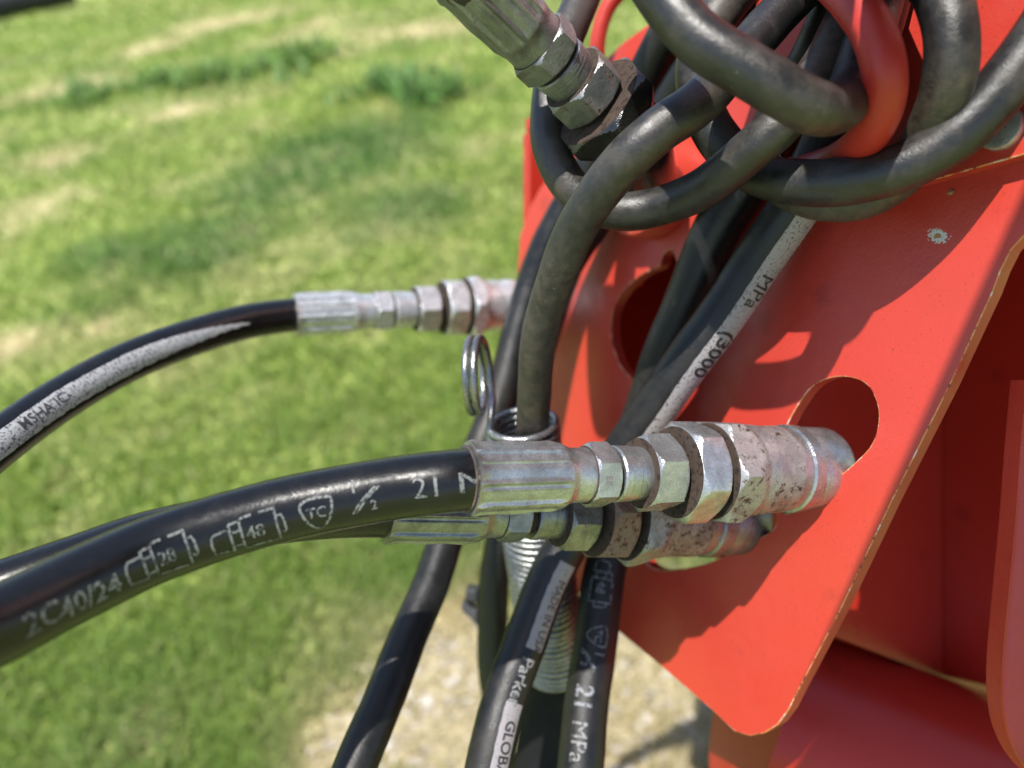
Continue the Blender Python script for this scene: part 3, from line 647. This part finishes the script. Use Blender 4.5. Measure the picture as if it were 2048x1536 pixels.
# --- looped hoses
def loop(name, label, pts, r, mat, root, n=28):
    t = thing(name, label, 'hose', P(*root), GRP); p = Path(pts, r); q = p.L*1000; k = len(pts)+pts[0][0]
    p.c = p.c+.00035*(np.sin(q*.11+k)+.7*np.sin(q*.047+2*k))[:, None]*p.d; p._fin()
    tube('hose_cover', p.c, r*(1+.008*np.sin(q*.16+k)+.006*np.sin(q*.37)), mat, t, n); return t, p
RL = .0074
t5, p5 = loop('hydraulic_hose', 'dusty grey black hose arching out of the coil spring and over the loop', [(1120, 1420, .412), (1108, 1300, .395), (1085, 1120, .368), (1070, 960, .346), (1065, 850, .327), (1070, 740, .307), (1095, 610, .284), (1145, 478, .262), (1222, 350, .242), (1305, 268, .234), (1398, 206, .236), (1470, 122, .246), (1550, 40, .252), (1650, -70, .255), (1690, -150, .25), (1695.58, -544.632, 0.19), (1662, -798, 0.15), (1749, -3582, 0.07)], RL, OLD, (1145, 470, .262))  # unseen upper end carried toward the camera to shade the guide rod
sl_ = catmull([P(1108, 1335, .402), P(1104, 1420, .405), P(1090, 1520, .405), P(1075, 1650, .40)], 6)
tube('rubber_sleeve', sl_, .0170, rubber('black sleeve', .005, .05, .6, spec=.2), t5, 32)
t6, p6 = loop('hydraulic_hose', 'dusty hose forming the wide left loop below the top fitting', [(1230, -140, .31), (1185, -60, .305), (1160, 0, .30), (1126, 90, .292), (1102, 190, .287), (1098, 275, .285), (1124, 345, .283), (1172, 398, .282), (1238, 424, .280), (1312, 417, .275), (1400, 380, .262), (1480, 320, .247), (1562, 248, .238), (1632, 148, .242), (1690, 50, .248), (1750, -60, .256), (1790, -140, .26)], RL, OLD, (1098, 275, .285))
t7, p7 = loop('hydraulic_hose', 'thick looking dusty hose crossing frontmost and curling back behind the red guide rod', [(1240, -150, .22), (1288, -60, .214), (1335, 8, .209), (1400, 78, .206), (1480, 134, .204), (1560, 184, .2035), (1625, 216, .206), (1676, 212, .214), (1706, 168, .226), (1730, 100, .231), (1754, 15, .235), (1768, -70, .232), (1786.4, -157.82, 0.213), (1787.2, -82.921, 0.19), (1749, -259.08, 0.168), (1749, -1472.9, 0.11)], RL, OLD, (1560, 184, .2035))  # end above the view looped forward to shade the guide rod
t8, p8 = loop('hydraulic_hose', 'dusty hose sweeping in a big low arc up to the right edge', [(1560, -120, .27), (1490, -40, .266), (1430, 40, .266), (1398, 120, .268), (1396, 190, .27), (1420, 258, .27), (1468, 315, .268), (1530, 350, .260), (1610, 366, .249), (1700, 362, .2385), (1800, 334, .229), (1890, 283, .222), (1970, 216, .2165), (2040, 134, .212), (2110, 30, .208), (2150, -80, .206)], .0079, OLD, (1700, 362, .22))
t9, p9 = loop('hydraulic_hose', 'dark hose dropping at right behind the sweeping arc and curling under it', [(1790, -160, .225), (1842, -70, .217), (1884, 0, .212), (1905, 92, .211), (1895, 190, .217), (1852, 282, .230), (1792, 356, .2425), (1712, 398, .2525), (1622, 396, .2625), (1545, 352, .277), (1500, 290, .288)], RL, OLD, (1905, 92, .211))
t11, p11 = loop('hydraulic_hose', 'black hose with white stripe lettered MPa slanting from the knot down to the bottom', [(2020.9, -1225.8, 0.24), (1907.1, -604.43, 0.243), (1828.9, -267.71, 0.245), (1775, -60, .246), (1742, 60, .250), (1700, 190, .257), (1650, 300, .2705), (1588, 410, .279), (1510, 530, .292), (1420, 660, .302), (1330, 790, .314), (1250, 900, .325), (1172, 1020, .334), (1112, 1130, .334), (1062, 1250, .329), (1020, 1370, .32), (982, 1500, .31), (945, 1650, .30)], .0098, MID, (1420, 660, .302), 32)
t12, p12 = loop('hydraulic_hose', 'black hose behind the striped one, printed 48 and MPa near the bottom edge', [(1735, -160, .255), (1700, -40, .258), (1642, 100, .268), (1572, 230, .286), (1503, 345, .302), (1442, 445, .313), (1398, 540, .3235), (1360, 630, .334), (1308, 770, .35), (1256, 930, .362), (1222, 1080, .362), (1200, 1200, .354), (1185, 1330, .343), (1170, 1450, .333), (1152, 1600, .322)], .0104, MID, (1200, 1200, .354), 32)
t13, p13 = loop('hydraulic_hose', 'leftmost hanging black hose slanting from behind the knot to the bottom edge', [(1490, -170, .31), (1420, -60, .322), (1365, 20, .334), (1300, 135, .353), (1232, 250, .373), (1160, 365, .392), (1106, 470, .402), (1063, 570, .408), (1032, 680, .408), (1000, 790, .404), (965, 890, .397), (922, 1000, .384), (866, 1150, .36), (806, 1300, .336), (738, 1470, .312), (680, 1620, .295)], .0092, MID, (866, 1150, .36))
t14, p14 = loop('hydraulic_hose', 'half hidden black hose hanging straight down behind the coil spring', [(1570, -170, .29), (1500, -50, .304), (1448, 35, .316), (1392, 125, .331), (1335, 215, .348), (1270, 320, .364), (1205, 420, .378), (1134, 530, .392), (1092, 650, .402), (1062, 780, .408), (1026, 920, .412), (1003, 1060, .415), (988, 1180, .42), (985, 1300, .428), (995, 1440, .435), (1010, 1600, .44)], .0088, MID, (988, 1180, .42))

# stripe and letters on the striped hose (its right-hand flank)
v = p11.at(np.array([p11.s_at(1420, 660)]))[2][0]; sr = 1 if v @ RT > 0 else -1
q0, q1 = p11.s_at(1612, 360), p11.s_at(1225, 930)
lo = lambda q: sr*.22; hi = lambda q: sr*1.30
if sr < 0: lo, hi = hi, lo
stripe('white_stripe', p11, q0, q1, lo, hi, WHITE, t11, n=160, edge=.006)
up_t = 1
def m11(txt, size, px, py, alc, mat, fat=.02, sx=1.):
    V, T = refine(*text2d(txt, size, fat, sx), .0014)
    # reading runs down the hose, letter tops toward the right flank
    mesh_obj('printed_marking', p11.surf(p11.s_at(px, py)+V[:, 0], sr*(alc+V[:, 1]/.0098), .0004), T, mat, t11, flip=sr > 0)
m11('MPa', .0092, 1512, 527, .50, BLACKINK, 0, 1.0); m11('(3000', .0092, 1428, 642, .50, BLACKINK, .02, 1.05); m11('PSI)', .0092, 1294, 836, .50, BLACKINK, .02, .95)
q2, q3 = p11.s_at(1120, 1110), p11.s_at(1046, 1290)
q4, q5 = p11.s_at(1022, 1365), p11.s_at(940, 1640)
def sflank(qa, qb, x0, x1, m, e=.008):
    a, b_ = sorted([sr*x0, sr*x1]); stripe('white_stripe', p11, qa, qb, a, b_, m, t11, n=70, edge=e)
DIM = ink('dusty white stripe', (.26, .24, .25), (.08, .08, .08), .36, 900)
sflank(q2, q3, .10, .95, DIM); sflank(q4+.008, q5, .10, .95, DIM)
m11('MADE IN USA', .0058, 1106, 1145, .45, BLACKINK, 0)
m11('Parker', .0078, 1040, 1306, .18, TWHITE, .02)
m11('GLOBALCORE', .0066, 1003, 1432, .36, BLACKINK, .015)
# print on the hose behind
v = p12.at(np.array([p12.s_at(1200, 1200)]))[2][0]; s12 = 1 if v @ RT > 0 else -1
def m12(g, px, py, alc, mat=INK):
    V, T = refine(g[0], g[1], .0016); mesh_obj('printed_marking', p12.surf(p12.s_at(px, py)+V[:, 0], s12*(alc+V[:, 1]/.0104), .0004), T, mat, t12, flip=s12 > 0)
FAINT = ink('faint hose print', (.20, .21, .23), (.014, .014, .016), .46, 900)
m12(icon('48', .0092, .0006), 1213, 1125, -.50, FAINT); m12(shield(.0088, .0006), 1192, 1275, 0, FAINT); m12(half(.008), 1186, 1300, -.2, FAINT)
m12(text2d('21', .011, .02), 1178, 1368, -.5, FAINT); m12(text2d('MPa', .0100), 1170, 1440, -.5, TWHITE)

# ------------------------------------------------------------------ coil spring
SP = steel('galvanised spring wire', .36, .0, .28, met=.85)
tS = thing('coil_spring', 'long galvanised coil spring with double end loop around the arching hose', 'spring', P(1043, 840, .335))
top, bot = P(1042, 842, .330), P(1110, 1338, .400); axs = unit(bot-top); Ls = np.linalg.norm(bot-top)
v = EYE-top; e1 = unit(v-(v@axs)*axs); e2 = np.cross(axs, e1)
if e2 @ RT < 0: e2 = -e2
RS, WR = .0158, .0017; pitch = .0037; turns = Ls/pitch
ph0 = math.radians(25)                                       # start on the left-front flank
ph = np.linspace(0, turns*2*np.pi, int(turns*28))
wob = .00025*np.sin(ph*.23)+.0002*np.sin(ph*.071)
hx = top+np.outer(ph/(2*np.pi)*pitch+wob*1.4, axs)+RS*(np.outer(np.cos(ph+ph0-math.pi/2), e1)+np.outer(np.sin(ph+ph0-math.pi/2), e2))
# end loop: two turns about a nearly horizontal axis, left of the spring mouth
lc = P(957, 750, .322); la = unit(CM@np.array([.985, .06, -.125])); l1 = unit(UP-(UP@la)*la); l2 = np.cross(la, l1)
if l2 @ FW < 0: l2 = -l2
th = np.linspace(math.radians(126), math.radians(812), 90)
lp = lc+np.outer((th-th[0])/(2*np.pi)*.0036-.0042, la)+.0166*(np.outer(np.cos(th), l1)+np.outer(np.sin(th), l2))
link = catmull([lp[-2], lp[-1], P(985, 790, .334), P(984, 818, .328), hx[0], hx[2]], 7)[7:-7]
tube('wire', np.vstack([lp[:-1], link, hx[1:]]), WR, SP, tS, 10)

# ------------------------------------------------------------------ forked black clip behind the spring
tc = thing('plastic_clip', 'dark forked plastic clip sticking out left of the coil spring', 'clip', P(950, 1220, .415))
pc = rubber('grey black plastic', .02, .35, .6, (.11, .11, .12))
oc = catmull([(1000, 1172), (975, 1175), (940, 1172), (932, 1180), (934, 1196), (955, 1204), (962, 1214), (950, 1212), (932, 1200), (925, 1206), (926, 1218), (945, 1236), (965, 1262), (978, 1290), (985, 1330), (1002, 1330), (1005, 1250)], 4, True)
z0 = .432
plate('clip_body', [np.array([(p[0]-1024)/F*z0, (768-p[1])/F*z0]) for p in oc], [[np.array([(px-1024)/F*z0, (768-py)/F*z0]) for px, py in [(968, 1222), (974, 1216), (980, 1228), (981, 1246), (974, 1240)]]], RT, UP, EYE+FW*z0, .012, (pc, pc), tc, .002)
